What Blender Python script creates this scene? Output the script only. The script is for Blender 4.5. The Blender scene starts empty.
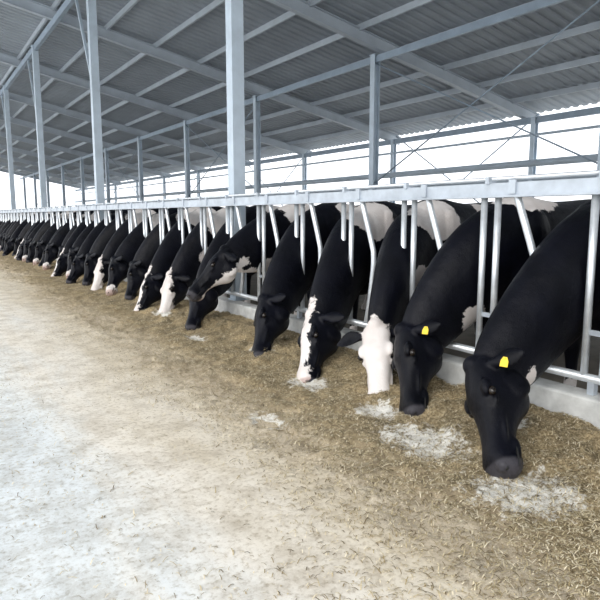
import bpy, bmesh, math, random
import numpy as np
from mathutils import Vector, Matrix, noise
random.seed(7); np.random.seed(7)
S=bpy.context.scene
S.view_settings.view_transform='Standard'
COL=S.collection
# ------------------------------------------------------------------ materials
def newmat(name):
    m=bpy.data.materials.new(name); m.use_nodes=True
    nt=m.node_tree; b=nt.nodes['Principled BSDF']
    return m,nt,b
def N(nt,t,**k):
    n=nt.nodes.new(t)
    for a,v in k.items(): setattr(n,a,v)
    return n
def ramp(nt,fac,stops):
    r=N(nt,'ShaderNodeValToRGB'); cr=r.color_ramp
    while len(cr.elements)<len(stops): cr.elements.new(0.5)
    for e,(p,c) in zip(cr.elements,stops):
        e.position=p; e.color=(c[0],c[1],c[2],1)
    nt.links.new(fac,r.inputs[0]); return r
def noisen(nt,scale,detail=4,rough=.55,coord=None,dist=0):
    n=N(nt,'ShaderNodeTexNoise'); n.inputs['Scale'].default_value=scale
    n.inputs['Detail'].default_value=detail; n.inputs['Roughness'].default_value=rough
    n.inputs['Distortion'].default_value=dist
    if coord is not None: nt.links.new(coord,n.inputs['Vector'])
    return n
def math_(nt,op,a,b=None):
    m=N(nt,'ShaderNodeMath',operation=op)
    for i,v in enumerate((a,b)):
        if v is None: continue
        if isinstance(v,(int,float)): m.inputs[i].default_value=v
        else: nt.links.new(v,m.inputs[i])
    return m.outputs[0]
def mixc(nt,f,a,b):
    m=N(nt,'ShaderNodeMix',data_type='RGBA')
    if isinstance(f,(int,float)): m.inputs[0].default_value=f
    else: nt.links.new(f,m.inputs[0])
    for i,v in ((6,a),(7,b)):
        if isinstance(v,tuple): m.inputs[i].default_value=(v[0],v[1],v[2],1)
        else: nt.links.new(v,m.inputs[i])
    return m.outputs[2]
def bump(nt,b,h,strength=.3,dist=.01):
    n=N(nt,'ShaderNodeBump'); n.inputs['Strength'].default_value=strength; n.inputs['Distance'].default_value=dist
    nt.links.new(h,n.inputs['Height']); nt.links.new(n.outputs[0],b.inputs['Normal'])
def coord(nt): return N(nt,'ShaderNodeTexCoord').outputs['Object']

def simple(name,col,rough=.5,metal=0,var=.15,scale=6,bs=.1):
    m,nt,b=newmat(name); c=coord(nt)
    n=noisen(nt,scale,5,.6,c)
    d=tuple(x*(1-var) for x in col); l=tuple(min(1,x*(1+var)) for x in col)
    r=ramp(nt,n.outputs[0],[(.3,d),(.7,l)])
    nt.links.new(r.outputs[0],b.inputs['Base Color'])
    b.inputs['Roughness'].default_value=rough; b.inputs['Metallic'].default_value=metal
    if bs: bump(nt,b,n.outputs[0],bs,.004)
    return m
M_galv=simple('galvanised_steel',(.72,.76,.80),.33,.5,.14,12,.08)
M_rail=simple('galvanised_box_steel',(.50,.55,.61),.42,.35,.16,7,.08)
M_steel=simple('painted_steel',(.30,.37,.45),.5,.2,.12,3,.05)
M_post=simple('post_steel',(.50,.58,.66),.45,.25,.12,3,.05)
M_roof=simple('roof_sheet',(.32,.355,.40),.6,.0,.10,1.2,0)
M_purlin=simple('purlin_steel',(.45,.50,.56),.5,.1,.1,2,0)
M_curb=simple('curb_concrete',(.58,.59,.58),.9,0,.25,7,.4)
M_alley=simple('alley_concrete',(.18,.16,.13),.9,0,.3,3,.3)
M_ground=simple('outside_ground',(.74,.75,.72),.95,0,.08,.5,0)
M_curtain=simple('curtain_fabric',(.50,.58,.66),.7,0,.08,2,0)
M_tag=simple('ear_tag_plastic',(.90,.62,.02),.4,0,.04,20,0)
M_eye=simple('eye',(.012,.008,.006),.05,0,.1,20,0)
M_nost=simple('nostril',(.004,.004,.004),.6,0,.1,20,0)

def hide_mat():
    m,nt,b=newmat('cow_hide'); c=coord(nt)
    at=N(nt,'ShaderNodeAttribute',attribute_name='patt')
    mz=N(nt,'ShaderNodeAttribute',attribute_name='muz')
    n=noisen(nt,9,4,.62,c,.4)
    v=math_(nt,'ADD',at.outputs['Fac'],math_(nt,'MULTIPLY',math_(nt,'SUBTRACT',n.outputs[0],.5),.14))
    mm=math_(nt,'MULTIPLY_ADD',v,120.)
    mm.node.inputs[1].default_value=110.; mm.node.inputs[2].default_value=.5
    f=N(nt,'ShaderNodeClamp'); nt.links.new(mm,f.inputs[0])
    n2=noisen(nt,5,3,.5,c)
    blk=ramp(nt,n2.outputs[0],[(.3,(.0015,.0018,.004)),(.75,(.0040,.0045,.0095))])
    wht=ramp(nt,n2.outputs[0],[(.3,(.66,.60,.57)),(.7,(.80,.76,.74))])
    base=mixc(nt,f.outputs[0],blk.outputs[0],wht.outputs[0])
    mzc=mixc(nt,f.outputs[0],(.05,.048,.056),(.52,.40,.37))
    col=mixc(nt,mz.outputs['Fac'],base,mzc)
    nt.links.new(col,b.inputs['Base Color'])
    b.inputs['Roughness'].default_value=.44
    b.inputs['Specular IOR Level'].default_value=.17
    mp=N(nt,'ShaderNodeMapping'); mp.inputs['Scale'].default_value=(1,1,.35); nt.links.new(c,mp.inputs[0])
    n3=noisen(nt,160,3,.6,mp.outputs[0]); n4=noisen(nt,9,2,.5,c)
    hh=math_(nt,'ADD',n3.outputs[0],math_(nt,'MULTIPLY',n4.outputs[0],4.))
    bump(nt,b,hh,.40,.007)
    return m
M_hide=hide_mat()

def mulc(nt,a,b):
    mu=N(nt,'ShaderNodeMix',data_type='RGBA',blend_type='MULTIPLY'); mu.inputs[0].default_value=1
    nt.links.new(a,mu.inputs[6]); nt.links.new(b,mu.inputs[7]); return mu.outputs[2]
def floor_color(nt,c):
    sep=N(nt,'ShaderNodeSeparateXYZ'); nt.links.new(c,sep.inputs[0])
    mp=N(nt,'ShaderNodeMapping'); mp.inputs['Scale'].default_value=(1.6,.35,1); nt.links.new(c,mp.inputs[0])
    big=noisen(nt,1.3,6,.65,mp.outputs[0],.3)
    x=math_(nt,'ADD',sep.outputs[0],math_(nt,'MULTIPLY',math_(nt,'SUBTRACT',big.outputs[0],.5),1.5))
    g=ramp(nt,math_(nt,'MULTIPLY',x,.33),[(.0,(.66,.72,.77)),(.16,(.75,.78,.79)),(.30,(.80,.76,.69)),(.50,(.70,.63,.51)),(.66,(.50,.41,.29)),(.85,(.34,.27,.17))])
    fine=noisen(nt,38,6,.7,c); fr=ramp(nt,fine.outputs[0],[(.32,(.62,.58,.52)),(.5,(1,1,1))])
    mid=noisen(nt,4,7,.78,c); mr=ramp(nt,mid.outputs[0],[(.36,(.74,.71,.66)),(.56,(1.06,1.06,1.05))])
    return mulc(nt,mulc(nt,g.outputs[0],fr.outputs[0]),mr.outputs[0]),fine
def floor_mat():
    m,nt,b=newmat('feed_alley_concrete'); c=coord(nt)
    col,fine=floor_color(nt,c)
    nt.links.new(col,b.inputs['Base Color'])
    b.inputs['Roughness'].default_value=.8
    bump(nt,b,fine.outputs[0],.3,.004)
    return m
M_floor=floor_mat()

def feed_mat():
    m,nt,b=newmat('chopped_feed'); c=coord(nt)
    at=N(nt,'ShaderNodeAttribute',attribute_name='cover')
    wt=N(nt,'ShaderNodeAttribute',attribute_name='meal')
    n=noisen(nt,70,6,.75,c); n2=noisen(nt,4,6,.72,c)
    a=ramp(nt,n.outputs[0],[(.30,(.095,.068,.036)),(.45,(.28,.215,.125)),(.56,(.50,.41,.26)),(.70,(.78,.68,.49))])
    dk=ramp(nt,n2.outputs[0],[(.34,(.52,.52,.49)),(.64,(1.15,1.11,1.03))])
    feed=mulc(nt,a.outputs[0],dk.outputs[0])
    fl,_=floor_color(nt,c)
    f=math_(nt,'ADD',at.outputs['Fac'],math_(nt,'MULTIPLY',math_(nt,'SUBTRACT',n.outputs[0],.5),2.2))
    cl=N(nt,'ShaderNodeClamp'); nt.links.new(f,cl.inputs[0])
    col=mixc(nt,cl.outputs[0],fl,feed)
    n5=noisen(nt,16,7,.8,c)
    g=math_(nt,'ADD',wt.outputs['Fac'],math_(nt,'MULTIPLY',math_(nt,'SUBTRACT',n5.outputs[0],.5),5.5))
    g2=math_(nt,'MULTIPLY',g,2.0)
    cl2=N(nt,'ShaderNodeClamp'); nt.links.new(g2,cl2.inputs[0])
    col=mixc(nt,cl2.outputs[0],col,(.84,.82,.76))
    nt.links.new(col,b.inputs['Base Color']); b.inputs['Roughness'].default_value=.95
    bump(nt,b,n.outputs[0],.8,.02)
    return m
M_feed=feed_mat()
def straw_mat():
    m,nt,b=newmat('straw'); g=N(nt,'ShaderNodeNewGeometry')
    r=ramp(nt,g.outputs['Random Per Island'],[(0,(.11,.08,.04)),(.3,(.33,.26,.14)),(.65,(.58,.49,.31)),(1,(.84,.76,.58))])
    nt.links.new(r.outputs[0],b.inputs['Base Color']); b.inputs['Roughness'].default_value=.8
    return m
M_straw=straw_mat()

# ------------------------------------------------------------------ mesh builder
class MB:
    def __init__(s): s.v=[]; s.f=[]; s.m=[]
    def add(s,vs,fs,mi=0):
        o=len(s.v); s.v+= [tuple(p) for p in vs]
        for f in fs: s.f.append(tuple(i+o for i in f)); s.m.append(mi)
    def box(s,a,b,mi=0):
        (x0,y0,z0),(x1,y1,z1)=a,b
        vs=[(x0,y0,z0),(x1,y0,z0),(x1,y1,z0),(x0,y1,z0),(x0,y0,z1),(x1,y0,z1),(x1,y1,z1),(x0,y1,z1)]
        s.add(vs,[(0,3,2,1),(4,5,6,7),(0,1,5,4),(1,2,6,5),(2,3,7,6),(3,0,4,7)],mi)
    def beam(s,p,q,w,h,mi=0,up=(0,0,1)):
        p=Vector(p);q=Vector(q);t=(q-p).normalized();u=Vector(up);l=t.cross(u).normalized();u=l.cross(t)
        vs=[]
        for c in (p,q):
            for a,b in ((-1,-1),(1,-1),(1,1),(-1,1)): vs.append(c+l*a*w/2+u*b*h/2)
        s.add(vs,[(3,2,1,0),(4,5,6,7),(0,1,5,4),(1,2,6,5),(2,3,7,6),(3,0,4,7)],mi)
    def ibeam(s,p,q,w,h,t=.012,mi=0):
        p=Vector(p);q=Vector(q);d=(q-p).normalized()
        upv=Vector((0,0,1)) if abs(d.z)<.9 else Vector((1,0,0))
        l=d.cross(upv).normalized();u=l.cross(d)
        s.beam(p,q,t,h,mi,u)
        s.beam(p+u*h/2,q+u*h/2,w,t,mi,u); s.beam(p-u*h/2,q-u*h/2,w,t,mi,u)
    def tube(s,pts,rad,n=10,mi=0,cap=True):
        pts=[Vector(p) for p in pts]; 
        if not hasattr(rad,'__len__'): rad=[rad]*len(pts)
        o=len(s.v); ref=None
        for i,p in enumerate(pts):
            t=(pts[min(i+1,len(pts)-1)]-pts[max(i-1,0)]).normalized()
            if ref is None:
                ref=Vector((1,0,0)) if abs(t.x)<.8 else Vector((0,1,0))
            ref=(ref-t*ref.dot(t)).normalized(); w=t.cross(ref)
            for k in range(n):
                a=2*math.pi*k/n; s.v.append(tuple(p+(ref*math.cos(a)+w*math.sin(a))*rad[i]))
        for i in range(len(pts)-1):
            for k in range(n):
                a=o+i*n+k;b=o+i*n+(k+1)%n
                s.f.append((a,b,b+n,a+n)); s.m.append(mi)
        if cap:
            s.f.append(tuple(o+k for k in reversed(range(n)))); s.m.append(mi)
            e=o+(len(pts)-1)*n; s.f.append(tuple(e+k for k in range(n))); s.m.append(mi)
    def loft(s,rings,mi=0):
        o=len(s.v); n=len(rings[0])
        for r in rings: s.v+=[tuple(p) for p in r]
        for i in range(len(rings)-1):
            for k in range(n):
                a=o+i*n+k;b=o+i*n+(k+1)%n
                s.f.append((a,b,b+n,a+n)); s.m.append(mi)
        s.f.append(tuple(o+k for k in reversed(range(n)))); s.m.append(mi)
        e=o+(len(rings)-1)*n; s.f.append(tuple(e+k for k in range(n))); s.m.append(mi)
    def ell(s,c,ax,mi=0,nu=16,nv=10):
        c=Vector(c)
        vs=[c+ax[2]]
        for j in range(1,nv):
            ph=math.pi*j/nv
            for i in range(nu):
                th=2*math.pi*i/nu
                vs.append(c+ax[0]*(math.sin(ph)*math.cos(th))+ax[1]*(math.sin(ph)*math.sin(th))+ax[2]*math.cos(ph))
        vs.append(c-ax[2]); fs=[]
        for i in range(nu): fs.append((0,1+i,1+(i+1)%nu))
        for j in range(nv-2):
            for i in range(nu):
                a=1+j*nu+i;b=1+j*nu+(i+1)%nu
                fs.append((a,a+nu,b+nu,b))
        L=len(vs)-1; q=1+(nv-2)*nu
        for i in range(nu): fs.append((L,q+(i+1)%nu,q+i))
        s.add(vs,fs,mi)
    def mesh(s,name,mats,smooth=False):
        me=bpy.data.meshes.new(name); me.from_pydata(s.v,[],s.f)
        for m in mats: me.materials.append(m)
        me.polygons.foreach_set('material_index',s.m)
        if smooth: me.polygons.foreach_set('use_smooth',[True]*len(s.f))
        bm=bmesh.new(); bm.from_mesh(me); bmesh.ops.recalc_face_normals(bm,faces=bm.faces[:]); bm.to_mesh(me); bm.free()
        me.update(); return me
    def obj(s,name,mats,smooth=False,parent=None):
        o=bpy.data.objects.new(name,s.mesh(name,mats,smooth)); COL.objects.link(o)
        if parent: o.parent=parent
        return o

# ------------------------------------------------------------------ cow
def cr(keys,sub):
    K=np.array(keys,float); n=len(K); out=[]
    for i in range(n-1):
        p0=K[max(i-1,0)];p1=K[i];p2=K[i+1];p3=K[min(i+2,n-1)]
        for j in range(sub):
            t=j/sub
            out.append(.5*((2*p1)+(-p0+p2)*t+(2*p0-5*p1+4*p2-p3)*t*t+(-p0+3*p1-3*p2+p3)*t**3))
    out.append(K[-1]); return out
NR=32
def sring(c,u,l,at,ab,b,n=2.25,low=1.0):
    r=[]
    for k in range(NR):
        a=2*math.pi*k/NR; ca,sa=math.cos(a),math.sin(a)
        x=math.copysign(abs(ca)**(2/n),ca); y=math.copysign(abs(sa)**(2/n),sa)
        sc=1+(low-1)*(.5-.5*y)
        r.append(c+l*(x*b*sc)+u*(y*(at if y>0 else ab)))
    return r

HS=1.12; HW=1.22
def make_cow(name,poll,muzzle,phi,blobs,dorv=None,sh=-.13,tag=None,voxel=.012,earback=.42,shift=.085):
    mb=MB(); Z=Vector((0,0,1))
    R=Matrix.Rotation(math.radians(phi),3,'Z')
    piv=Vector((.1,sh,0))
    def B(x,y,z): return piv+R@(Vector((x,y,z))-Vector((.1,0,0)))
    def Bd(x,y,z): return R@Vector((x,y,z))
    keys=[(2.20,1.20,.98,.06),(2.13,1.31,.80,.15),(2.0,1.385,.66,.235),(1.82,1.405,.58,.285),(1.6,1.395,.52,.32),
          (1.35,1.38,.49,.345),(1.1,1.375,.50,.345),(.88,1.39,.54,.315),(.70,1.41,.56,.285),(.54,1.395,.57,.265),(.40,1.35,.58,.24),(.30,1.29,.62,.20)]
    rings=[]
    for x,t,bt,w in cr(keys,4):
        c=(t*.52+bt*.48)
        rings.append(sring(B(x,0,c),Z,Bd(0,1,0),t-c,c-bt,w,2.25,1.0))
    mb.loft(rings)
    poll=Vector(poll); muzzle=Vector(muzzle)
    hd=(muzzle-poll).normalized()
    dv=Vector(dorv) if dorv else Z
    dor=(dv-hd*dv.dot(hd)).normalized()
    sv=Vector((dor.x,dor.y,0)); poll=poll+sv*shift; muzzle=muzzle+sv*shift
    lat=hd.cross(dor).normalized()
    if lat.y>0: lat=-lat
    def H(s,t,w): return poll+hd*(s*HS)+dor*(t*HS)+lat*(w*HW)
    # neck
    P0=B(.46,0,.985); P3=H(.050,-.115,0)
    dirn=(P3-P0).normalized(); Te=(hd*.35+dirn*.65).normalized()
    P1=P0+Bd(-.30,0,.0); P2=P3-Te*.24
    rk=[(0,.385,.25),(.2,.345,.22),(.4,.300,.185),(.6,.250,.150),(.8,.200,.122),(.92,.162,.102),(1,.125,.085)]
    ring=[]
    for t,a,b in cr(rk,6):
        t=min(max(t,0),1); q=1-t
        c=P0*q**3+P1*3*q*q*t+P2*3*q*t*t+P3*t**3
        T=((P1-P0)*3*q*q+(P2-P1)*6*q*t+(P3-P2)*3*t*t).normalized()
        k=t*t; up=(Z*(1-k)+dor*k); u=(up-T*up.dot(T)).normalized(); l=T.cross(u)
        ring.append(sring(c,u,l,a*.95,a*1.08,b,2.05,.9))
    mb.loft(ring)
    # head
    hk=[(-.035,-.03,-.11,.055,.8),(0,.0,-.17,.085,.8),(.05,.012,-.232,.100,.74),(.11,.014,-.272,.104,.66),(.17,.010,-.276,.108,.60),
        (.21,.0,-.260,.104,.58),(.26,-.016,-.224,.088,.64),(.32,-.028,-.192,.074,.72),(.39,-.036,-.176,.069,.80),(.45,-.036,-.174,.076,.88),
        (.49,-.038,-.178,.087,.92),(.525,-.050,-.175,.088,.92),(.550,-.074,-.160,.068,.9),(.560,-.10,-.145,.038,.9)]
    ring=[]
    for s,t,bt,w,lo in cr(hk,4):
        c=(t+bt)/2; ring.append(sring(H(s,c,0),dor,lat,(t-c)*HS,(c-bt)*HS,w*HW,2.6,lo))
    mb.loft(ring)
    def E(c,rs,rt,rw): mb.ell(c,(hd*rs,lat*rw,dor*rt))
    def eardir(sg): return (lat*sg*.88-hd*.10-dor*earback).normalized()
    for sg in (-1,1):
        E(H(.170,-.022,.085*sg),.052,.022,.026)    # brow
        E(H(.222,-.066,.078*sg),.040,.014,.024)    # lower lid
        E(H(.11,-.18,.072*sg),.080,.085,.032)      # cheek
        E(H(.34,-.105,.060*sg),.11,.012,.022)      # facial crest
        E(H(.528,-.076,.052*sg),.034,.026,.034)
        E(H(.44,-.150,.052*sg),.07,.026,.026)      # lip
        root=H(.040,-.060,.085*sg); ed=eardir(sg)
        wv=(hd-ed*hd.dot(ed)).normalized(); tv=ed.cross(wv).normalized(); er=[]
        for d,w,th in cr([(0,.028,.026),(.03,.036,.022),(.07,.058,.015),(.115,.064,.0125),(.165,.050,.011),(.200,.026,.010),(.220,.008,.007)],3):
            cc=root+ed*d-Z*(.8*d*d)
            rg=[]
            for k in range(16):
                a=2*math.pi*k/16; X=math.cos(a);Y=math.sin(a)
                rg.append(cc+wv*(X*w)+tv*(Y*th+ .018*X*X*(w/.05)))
            er.append(rg)
        mb.loft(er)
    E(H(.475,-.172,0),.060,.030,.055)
    E(H(-.005,-.015,0),.055,.050,.06)
    def EB(c,r): mb.ell(B(*c),(Bd(r[0],0,0),Bd(0,r[1],0),Bd(0,0,r[2])))
    for sg in (-1,1):
        EB((.60,.18*sg,1.02),(.19,.11,.30)); EB((1.84,.19*sg,1.23),(.10,.09,.12)); EB((1.85,.17*sg,.90),(.22,.12,.26))
        fl=cr([(.64,.17,1.0,.12),(.60,.185,.80,.110),(.54,.175,.62,.082),(.52,.165,.43,.058),(.525,.165,.37,.052),(.53,.165,.26,.038),(.53,.165,.15,.042),(.50,.165,.08,.044),(.485,.165,.05,.050),(.48,.165,0,.058)],3)
        mb.tube([B(a,b*sg,c) for a,b,c,r in fl],[r for *_,r in fl],12)
        hl=cr([(1.86,.19,1.05,.16),(1.78,.20,.80,.145),(1.93,.19,.64,.09),(2.07,.18,.51,.058),(2.07,.18,.44,.048),(2.05,.18,.28,.036),(2.03,.18,.15,.042),(2.0,.18,.08,.044),(1.985,.18,.05,.052),(1.98,.18,0,.060)],3)
        mb.tube([B(a,b*sg,c) for a,b,c,r in hl],[r for *_,r in hl],12)
    EB((.42,0,.70),(.19,.16,.19)); EB((1.66,0,.58),(.24,.16,.14))
    tl=cr([(2.10,0,1.33,.045),(2.22,0,1.26,.035),(2.27,0,1.05,.024),(2.27,0,.75,.020),(2.26,0,.60,.035),(2.26,0,.45,.045),(2.26,0,.33,.018)],3)
    mb.tube([B(a,b,c) for a,b,c,r in tl],[r for *_,r in tl],10)
    me=mb.mesh(name+'_raw',[M_hide])
    ob=bpy.data.objects.new('tmp',me); COL.objects.link(ob)
    rm=ob.modifiers.new('r','REMESH'); rm.mode='VOXEL'; rm.voxel_size=voxel; rm.adaptivity=0
    sm=ob.modifiers.new('s','SMOOTH'); sm.factor=.5; sm.iterations=max(3,int(.045/voxel))
    dg=bpy.context.evaluated_depsgraph_get(); dg.update()
    me2=bpy.data.meshes.new_from_object(ob.evaluated_get(dg))
    bpy.data.objects.remove(ob)
    nv=len(me2.vertices); co=np.empty(nv*3); me2.vertices.foreach_get('co',co); co=co.reshape(-1,3)
    ex=MB()
    for sg in (-1,1):
        ex.ell(H(.196,-.044,.097*sg),(hd*.025,lat*.022,dor*.019),1)
        ex.ell(H(.540,-.088,.052*sg)+lat*sg*.010,(hd*.016,lat*.018,dor*.010),2,10,6)
        ex.ell(H(.49,-.137,.080*sg),(hd*.055,lat*.010,dor*.004),2,10,6)
        if tag and sg in tag:
            root=H(.040,-.060,.085*sg); ed=eardir(sg)
            wv=(hd-ed*hd.dot(ed)).normalized(); tv=ed.cross(wv).normalized()
            if tv.dot(Vector((-.5,-.8,.2)))<0: tv=-tv
            cc=root+ed*.105-Z*.030; nrm=(tv+Vector((-.4,-.6,.1))).normalized()
            dn=(-Z+nrm*Z.dot(nrm)).normalized(); sd=dn.cross(nrm)
            cc=cc+nrm*.026
            vs=[];prof=[(-.010,-.010),(.010,-.010),(.020,.012),(.020,.042),(-.020,.042),(-.020,.012)]
            for k in (-.003,.003):
                for a,b in prof: vs.append(cc+sd*a+dn*b+nrm*k)
            ex.add(vs,[(5,4,3,2,1,0),(6,7,8,9,10,11)]+[(i,(i+1)%6,6+(i+1)%6,6+i) for i in range(6)],3)
            ex.ell(cc-nrm*.008,(sd*.008,dn*.008,nrm*.016),3,10,6)
    fv=[list(p.vertices) for p in me2.polygons]; mi=[0]*len(fv)
    allv=[tuple(p) for p in co]+ex.v; fv+=[[i+nv for i in f] for f in ex.f]; mi+=ex.m
    bpy.data.meshes.remove(me2)
    out=bpy.data.meshes.new(name); out.from_pydata(allv,[],fv)
    for m in (M_hide,M_eye,M_nost,M_tag): out.materials.append(m)
    out.polygons.foreach_set('material_index',mi)
    out.polygons.foreach_set('use_smooth',[m!=3 for m in mi])
    A=np.array(allv); pl=np.array(poll)
    hc=np.stack([(A-pl)@np.array(hd)/HS,(A-pl)@np.array(dor)/HS,(A-pl)@np.array(lat)/HW],1)
    Rn=np.array(R); pv=np.array(piv); bc=(A-pv)@Rn+np.array((.1,0,0))
    pt=np.full(len(A),-1.)
    base=[('b',(.5,0,0),(.2,.35,.20)),('b',(2.0,0,0),(.22,.35,.30)),('b',(2.26,0,.4),(.1,.1,.2)),('b',(1.6,0,.45),(.45,.2,.17))]
    for k,c,r in base+blobs:
        X=bc if k=='b' else hc
        d=(X-np.array(c))/np.array(r)
        sd_=(1-np.sqrt((d*d).sum(1)))*min(r)
        if k=='x': pt=np.minimum(pt,-sd_*1.6)
        else: pt=np.maximum(pt,sd_)
    mz=np.clip((hc[:,0]-.495-.25*(hc[:,1]+.10))/.015,0,1)*(np.abs(hc[:,2])<.13)*(np.abs(hc[:,1]+.1)<.14)*(hc[:,0]<.7)
    for nm,arr in (('patt',pt),('muz',mz)):
        a=out.attributes.new(nm,'FLOAT','POINT'); a.data.foreach_set('value',arr.astype(np.float32))
    out.update(); return out

D=3.15; PITCH=.76; Y0=1.86
def gap(k): return Y0+PITCH*(k+.5)
side=(-1,.45,.4)
eyes=[('x',(.195,-.055,.118),(.055,.045,.05)),('x',(.195,-.055,-.118),(.055,.045,.05)),('x',(.03,-.06,.17),(.09,.07,.085)),('x',(.03,-.06,-.17),(.09,.07,.085))]
specs=[
 dict(poll=(-.60,-.12,.46),muzzle=(-.93,-.50,.035),phi=6,dorv=(-1,.6,.3),tag=(1,),voxel=.009,blobs=[('h',(.03,-.30,.05),(.06,.05,.06)),('b',(1.4,-.3,.9),(.22,.15,.18)),('b',(1.1,.0,1.38),(.16,.20,.10))]),
 dict(poll=(-.37,-.06,.50),muzzle=(-.67,-.37,.04),phi=6,dorv=(-1,.5,.35),tag=(1,),voxel=.009,blobs=[('b',(.70,-.05,1.36),(.30,.18,.15)),('b',(.05,-.2,.56),(.14,.2,.12)),('h',(.56,-.13,0),(.05,.04,.06)),('b',(1.5,-.3,1.1),(.3,.2,.2))]),
 dict(poll=(-.42,-.50,.49),muzzle=(-.66,-.82,.03),phi=14,dorv=(-.7,-.40,.6),tag=None,voxel=.010,earback=.15,shift=0,blobs=[('h',(.20,.0,0),(.27,.12,.11)),('h',(.44,-.08,0),(.19,.20,.16)),('b',(.45,-.12,1.22),(.28,.20,.20)),('b',(.10,-.2,.72),(.16,.2,.16)),('b',(1.2,-.2,1.2),(.2,.2,.2))]+eyes),
 dict(poll=(-.42,-.55,.47),muzzle=(-.74,-.80,.04),phi=14,dorv=(-1,.2,.4),tag=None,voxel=.011,blobs=[('h',(.30,.02,.02),(.36,.085,.06)),('h',(.50,-.05,0),(.10,.10,.08)),('b',(.40,-.10,1.20),(.28,.20,.22))]+eyes),
 dict(poll=(-.42,-.52,.50),muzzle=(-.74,-.80,.04),phi=12,dorv=side,tag=None,voxel=.013,blobs=[('b',(.8,-.2,1.30),(.24,.2,.20)),('b',(1.5,-.3,.8),(.3,.2,.25))]),
 dict(poll=(-.40,-.26,.92),muzzle=(-.84,-.22,.52),phi=6,dorv=(-.4,.35,1),tag=None,voxel=.013,shift=0,blobs=[('h',(.27,-.24,0),(.36,.075,.14)),('b',(-.15,-.1,.58),(.34,.28,.13)),('b',(.2,-.1,.7),(.2,.25,.14)),('b',(.6,-.1,1.3),(.24,.25,.2))]),
 dict(poll=(-.38,-.30,.53),muzzle=(-.66,-.52,.045),phi=8,dorv=(-.9,.0,.5),tag=None,voxel=.015,blobs=[('h',(.28,.0,0),(.34,.14,.10)),('h',(.46,-.08,0),(.15,.16,.12)),('b',(.35,-.1,1.15),(.28,.3,.26)),('b',(.1,-.2,.7),(.18,.2,.18))]+eyes),
 dict(poll=(-.36,-.20,.54),muzzle=(-.60,-.48,.05),phi=4,dorv=side,tag=None,voxel=.015,blobs=[('b',(.6,-.2,1.25),(.36,.25,.28)),('b',(.0,-.2,.6),(.12,.2,.08))]),
 dict(poll=(-.46,-.34,.58),muzzle=(-.70,-.60,.11),phi=12,dorv=side,tag=None,voxel=.015,blobs=[('b',(1.3,-.3,1.1),(.5,.25,.3)),('b',(.25,-.2,1.15),(.18,.2,.25)),('h',(.5,-.1,0),(.10,.1,.10))]),
]
meshes=[make_cow('cow_body_%s'%'abcdefghi'[i],**sp) for i,sp in enumerate(specs)]
order=[0,1,2,3,4,5,4,6,3,7,8,6,7,4,8,3,7,8,4,8,7,8,4,3,7,4,4,7,7,8,6,4,7,8,4,4,7,7,8,4,7,8]
for k,mi in enumerate([4]+order[:]):
    kk=k-1
    o=bpy.data.objects.new('cow',meshes[mi]); COL.objects.link(o)
    dx=0 if kk<8 else random.uniform(-.08,.10)
    o.location=(D+dx,gap(kk),0)
    if kk>=8: o.rotation_euler=(0,0,math.radians(random.uniform(-5,6)))
NB=len(order)+1

# ------------------------------------------------------------------ headlock fence
f=MB(); ya=Y0-PITCH*3; yb=Y0+PITCH*(NB)
fb=MB()
fb.box((D-.035,ya,1.375),(D+.035,yb,1.465))
fb.box((D-.055,ya,1.375),(D-.035,yb,1.387))
f.tube([(D-.01,ya,1.492),(D-.01,yb,1.492)],.014,8)
f.tube([(D,ya,.355),(D,yb,.355)],.026,12)
for i in range(-3,NB+1):
    y=Y0+PITCH*i; n=12 if i<8 else 7
    for s in (-.055,.055):
        f.tube([(D,y+s,.355),(D,y+s,1.38)],.0215,n)
    fb.box((D-.006,y-.055,.60),(D+.006,y+.055,.63))
    yt=y-.19
    pts=[(D,yt,1.40),(D,yt-.05,1.27),(D,yt-.15,1.01),(D,yt-.165,.94),(D,yt-.165,.84),(D,yt-.13,.60),(D,yt-.08,.36)]
    pts=[tuple(p) for p in cr(pts,3)]
    f.tube(pts,.0225,n)
    fb.box((D-.048,yt-.025,1.395),(D-.034,yt+.025,1.48)); fb.box((D-.05,y-.015,1.46),(D+.03,y+.015,1.505))
    if i%4==0: fb.box((D-.02,y-.02,.266),(D+.02,y+.02,.355))
fence=bpy.data.objects.new('headlock_feed_fence',None); COL.objects.link(fence)
f.obj('tubes',[M_galv],True,fence); fb.obj('box_rail',[M_rail],False,fence)
c=MB(); c.box((D-.085,-6,0),(D+.085,60,.265)); co=c.obj('feed_curb',[M_curb])
bv=co.modifiers.new('b','BEVEL'); bv.width=.015; bv.segments=2

# ------------------------------------------------------------------ floors
g=MB(); g.add([(-6,-8,0),(D,-8,0),(D,62,0),(-6,62,0)],[(0,1,2,3)]); g.obj('floor',[M_floor])
g=MB(); g.add([(D,-8,0),(14.4,-8,0),(14.4,62,0),(D,62,0)],[(0,1,2,3)]); g.obj('floor_cow_alley',[M_alley])
g=MB(); g.add([(-150,-100,-.05),(300,-100,-.05),(300,400,-.05),(-150,400,-.05)],[(0,1,2,3)]); g.obj('ground',[M_ground])

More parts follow.
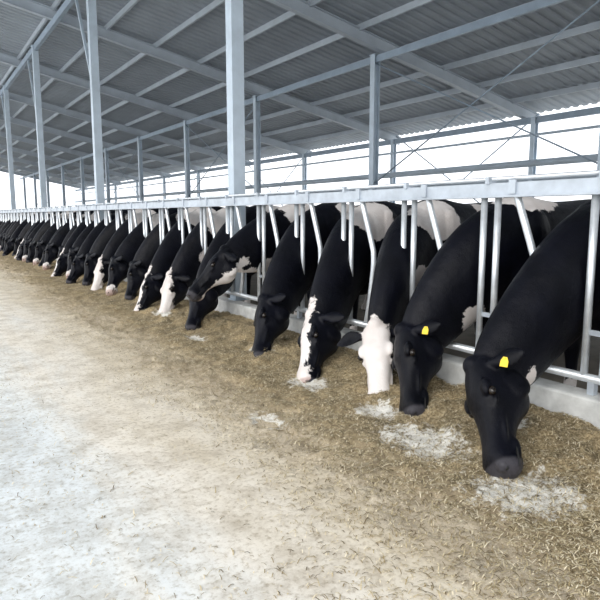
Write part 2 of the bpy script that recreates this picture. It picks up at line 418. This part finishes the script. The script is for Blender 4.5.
# ------------------------------------------------------------------ feed
spots=[(2.27,2.28,.22,.32),(2.22,1.60,.26,.28),(2.38,3.60,.16,.22),(2.38,2.80,.14,.18),(2.55,4.6,.10,.18),(2.35,5.6,.10,.2),(2.5,7.0,.1,.25),(1.75,3.1,.10,.2),(2.75,2.1,.10,.14)]
def ss(a,b,x): t=min(max((x-a)/(b-a),0),1); return t*t*(3-2*t)
def feedh(x,y):
    n=noise.noise(Vector((x*1.8,y*1.1,0)))
    n2=noise.noise(Vector((x*7,y*7,3))); n3=noise.noise(Vector((x*28,y*28,7)))
    e=x+.30*n+.16*n2+.05*n3
    h=.004+.045*ss(1.55,2.35,e)+.09*ss(2.4,3.0,e)-.02*(1-ss(1.35,1.7,x))
    ml=-2.0
    for sx,sy,rx,ry in spots:
        if abs(y-sy)<1:
            d=((x-sx)/rx)**2+((y-sy)/ry)**2
            if d<4: h-=.02*math.exp(-d*1.3)
            ml=max(ml,.8-d)
    cov=-.60+1.75*ss(1.35,2.35,e)
    return h+(.022*n2+.012*n3)*.9,cov,ml
ys=[.2]
while ys[-1]<33: ys.append(ys[-1]+max(.014,.0045*ys[-1]))
xs=np.arange(1.3,3.06,.017)
vs=[];cv=[];mv=[]
for y in ys:
    for x in xs:
        h,cc,ml=feedh(x,y); vs.append((x,y,h)); cv.append(cc); mv.append(ml)
nx=len(xs)
fs=[(j*nx+i,j*nx+i+1,(j+1)*nx+i+1,(j+1)*nx+i) for j in range(len(ys)-1) for i in range(nx-1)]
me=bpy.data.meshes.new('feed_pile'); me.from_pydata(vs,[],fs); me.materials.append(M_feed)
me.polygons.foreach_set('use_smooth',[True]*len(fs))
a=me.attributes.new('cover','FLOAT','POINT'); a.data.foreach_set('value',cv)
a=me.attributes.new('meal','FLOAT','POINT'); a.data.foreach_set('value',mv)
COL.objects.link(bpy.data.objects.new('feed_pile',me))
vs=[];fs=[]
def sliver(x,y,z,L,w):
    a=random.uniform(0,math.pi*2); t=random.uniform(-.35,.35)
    dx,dy,dz=math.cos(a)*L/2,math.sin(a)*L/2,math.sin(t)*L/2
    px,py=-math.sin(a)*w/2,math.cos(a)*w/2; o=len(vs)
    zz=z+abs(dz)+.002
    vs.extend([(x-dx-px,y-dy-py,zz-dz),(x-dx+px,y-dy+py,zz-dz),(x+px,y+py,zz+.004),(x-px,y-py,zz+.004),(x+dx-px,y+dy-py,zz+dz),(x+dx+px,y+dy+py,zz+dz)])
    fs.extend([(o,o+3,o+2,o+1),(o+3,o+4,o+5,o+2)])
for i in range(60000):
    y=.9+ (random.random()**2.2)*13
    x=min(max(random.gauss(2.30,.48),.2),3.03)
    h,cc,ml=feedh(x,y)
    if ml>.0 and random.random()<.6: continue
    if cc<.1 and random.random()<.45: continue
    sliver(x,y,max(h,0),random.uniform(.010,.042),random.uniform(.0018,.0045))
for i in range(24000):
    y=.5+(random.random()**1.8)*14; x=1.95-abs(random.gauss(0,.75))
    if noise.noise(Vector((x*1.5,y*.8,5)))*1.5+random.uniform(-.35,.35)<-.02: continue
    sliver(x,y,max(0,feedh(x,y)[0]) if x>1.3 else 0,random.uniform(.008,.032),random.uniform(.0015,.004))
me=bpy.data.meshes.new('straw_litter'); me.from_pydata(vs,[],fs); me.materials.append(M_straw)
COL.objects.link(bpy.data.objects.new('straw_litter',me))

# ------------------------------------------------------------------ structure
XE=13.8; ZE=4.12; SL=.2
def rz(x): return ZE+(XE-x)*SL
XL=-3.0
rows=[(D+.10,6.42,6.08,.15),(8.9,10.75,5.45,.15),(XE,10.2,5.45,.13)]
for ri,(x,y0,p,w) in enumerate(rows):
    for i in range(-3,10):
        y=y0+p*i
        if y<-8 or y>62: continue
        m=MB(); zt=rz(x)-.32; zb=.265 if ri==0 else 0
        if ri==0:
            m.box((x-.075,y-.075,zb+.012),(x+.075,y+.075,zt)) 
            m.box((x-.09,y-.09,zb),(x+.09,y+.09,zb+.012))
        else:
            m.ibeam((x,y,zb),(x,y,zt),w,w,.014)
            m.box((x-.13,y-.13,zb),(x+.13,y+.13,zb+.02))
        m.box((x-.1,y-.1,zt-.015),(x+.1,y+.1,zt))
        if ri==0:
            m.beam((x,y,3.6),(x,y+1.3,rz(x)-.25),.05,.05,0,(1,0,0))
        m.obj('steel_column',[M_post])
m=MB()
for i in range(-3,10):
    y=10.5+5.45*i
    if y<-8 or y>62: continue
    m.ibeam((XL,y,rz(XL)-.2),(14.35,y,rz(14.35)-.2),.14,.24,.014)
m.obj('roof_rafters',[M_purlin])
m=MB(); x=XL
while x<14.3:
    m.beam((x,-8,rz(x)-.045),(x,62,rz(x)-.045),.05,.13); x+=1.25
m.obj('roof_purlins',[M_purlin])
m=MB()
m.beam((XE,-8,ZE-.40),(XE,62,ZE-.40),.08,.16)
m.beam((8.9,-8,rz(8.9)-.42),(8.9,62,rz(8.9)-.42),.07,.14)
m.beam((D+.10,-8,rz(D)-.40),(D+.10,62,rz(D)-.40),.09,.16)
m.obj('eave_beams',[M_steel])
vs=[];fs=[]; y=-8
while y<62:
    for yy,dz in ((y,0),(y+.06,0),(y+.09,.035),(y+.17,.035),(y+.20,0)):
        for x in (XL-.3,14.5): vs.append((x,yy,rz(x)+.03+dz))
    y+=.25
n=len(vs)//2
fs=[(2*i,2*i+1,2*i+3,2*i+2) for i in range(n-1)]
me=bpy.data.meshes.new('ceiling'); me.from_pydata(vs,[],fs); me.materials.append(M_roof)
o=bpy.data.objects.new('ceiling',me); COL.objects.link(o)
m=MB()
m.tube([(XE,-8,3.35),(XE,62,3.35)],.035,8)
m.tube([(XE-.1,-8,2.62),(XE-.1,62,2.62)],.09,12)
m.box((XE-.03,-8,2.15),(XE,62,2.30))
m.obj('side_curtain',[M_curtain],True)
m=MB()
for i in range(-2,8,2):
    y=10.2+5.45*i
    m.tube([(XE+.12,y,.5),(XE+.12,y+5.45,3.9)],.018,6); m.tube([(XE+.16,y+5.45,.5),(XE+.16,y,3.9)],.018,6)
    y=10.75+5.45*(i+1)
    m.tube([(8.9,y,2.0),(8.9,y+5.45,4.6)],.015,6); m.tube([(8.94,y+5.45,2.0),(8.94,y,4.6)],.015,6)
m.obj('bracing_rods',[M_steel],True)
m=MB()
for x in (7.2,10.6):
    m.tube([(x,-6,1.25),(x,58,1.25)],.03,8)
    y=-6
    while y<58:
        s=1 if x<9 else -1
        pts=[(x-.0*s,y,0),(x,y,1.25),(x+.0,y,1.05),(x-1.2*s,y,1.05),(x-1.4*s,y,.9),(x-1.4*s,y,.6),(x-1.2*s,y,.45),(x,y,.45)]
        m.tube([pts[0],pts[1]],.025,6); m.tube([tuple(q) for q in cr(pts[2:],2)],.022,6); y+=1.2
m.obj('stall_dividers',[M_galv],True)

# ------------------------------------------------------------------ light
w=bpy.data.worlds.new('World'); S.world=w; w.use_nodes=True
bg=w.node_tree.nodes['Background']; bg.inputs[0].default_value=(.95,.97,1.0,1); bg.inputs[1].default_value=1.85
sd=bpy.data.lights.new('sun','SUN'); sd.energy=2.5; sd.angle=math.radians(45); sd.color=(1,.96,.90)
so=bpy.data.objects.new('sun',sd); COL.objects.link(so)
so.rotation_euler=Vector((-.8,-.45,.75)).to_track_quat('Z','Y').to_euler()

# ------------------------------------------------------------------ camera
cd=bpy.data.cameras.new('camera'); cd.sensor_width=36; cd.lens=36.0; cd.clip_end=1000
cam=bpy.data.objects.new('camera',cd); COL.objects.link(cam); S.camera=cam
al=math.radians(32.77); th=math.radians(7.97)
F=Vector((math.sin(al)*math.cos(th),math.cos(al)*math.cos(th),-math.sin(th)))
cam.location=(0,0,1.26); cam.rotation_euler=F.to_track_quat('-Z','Y').to_euler()
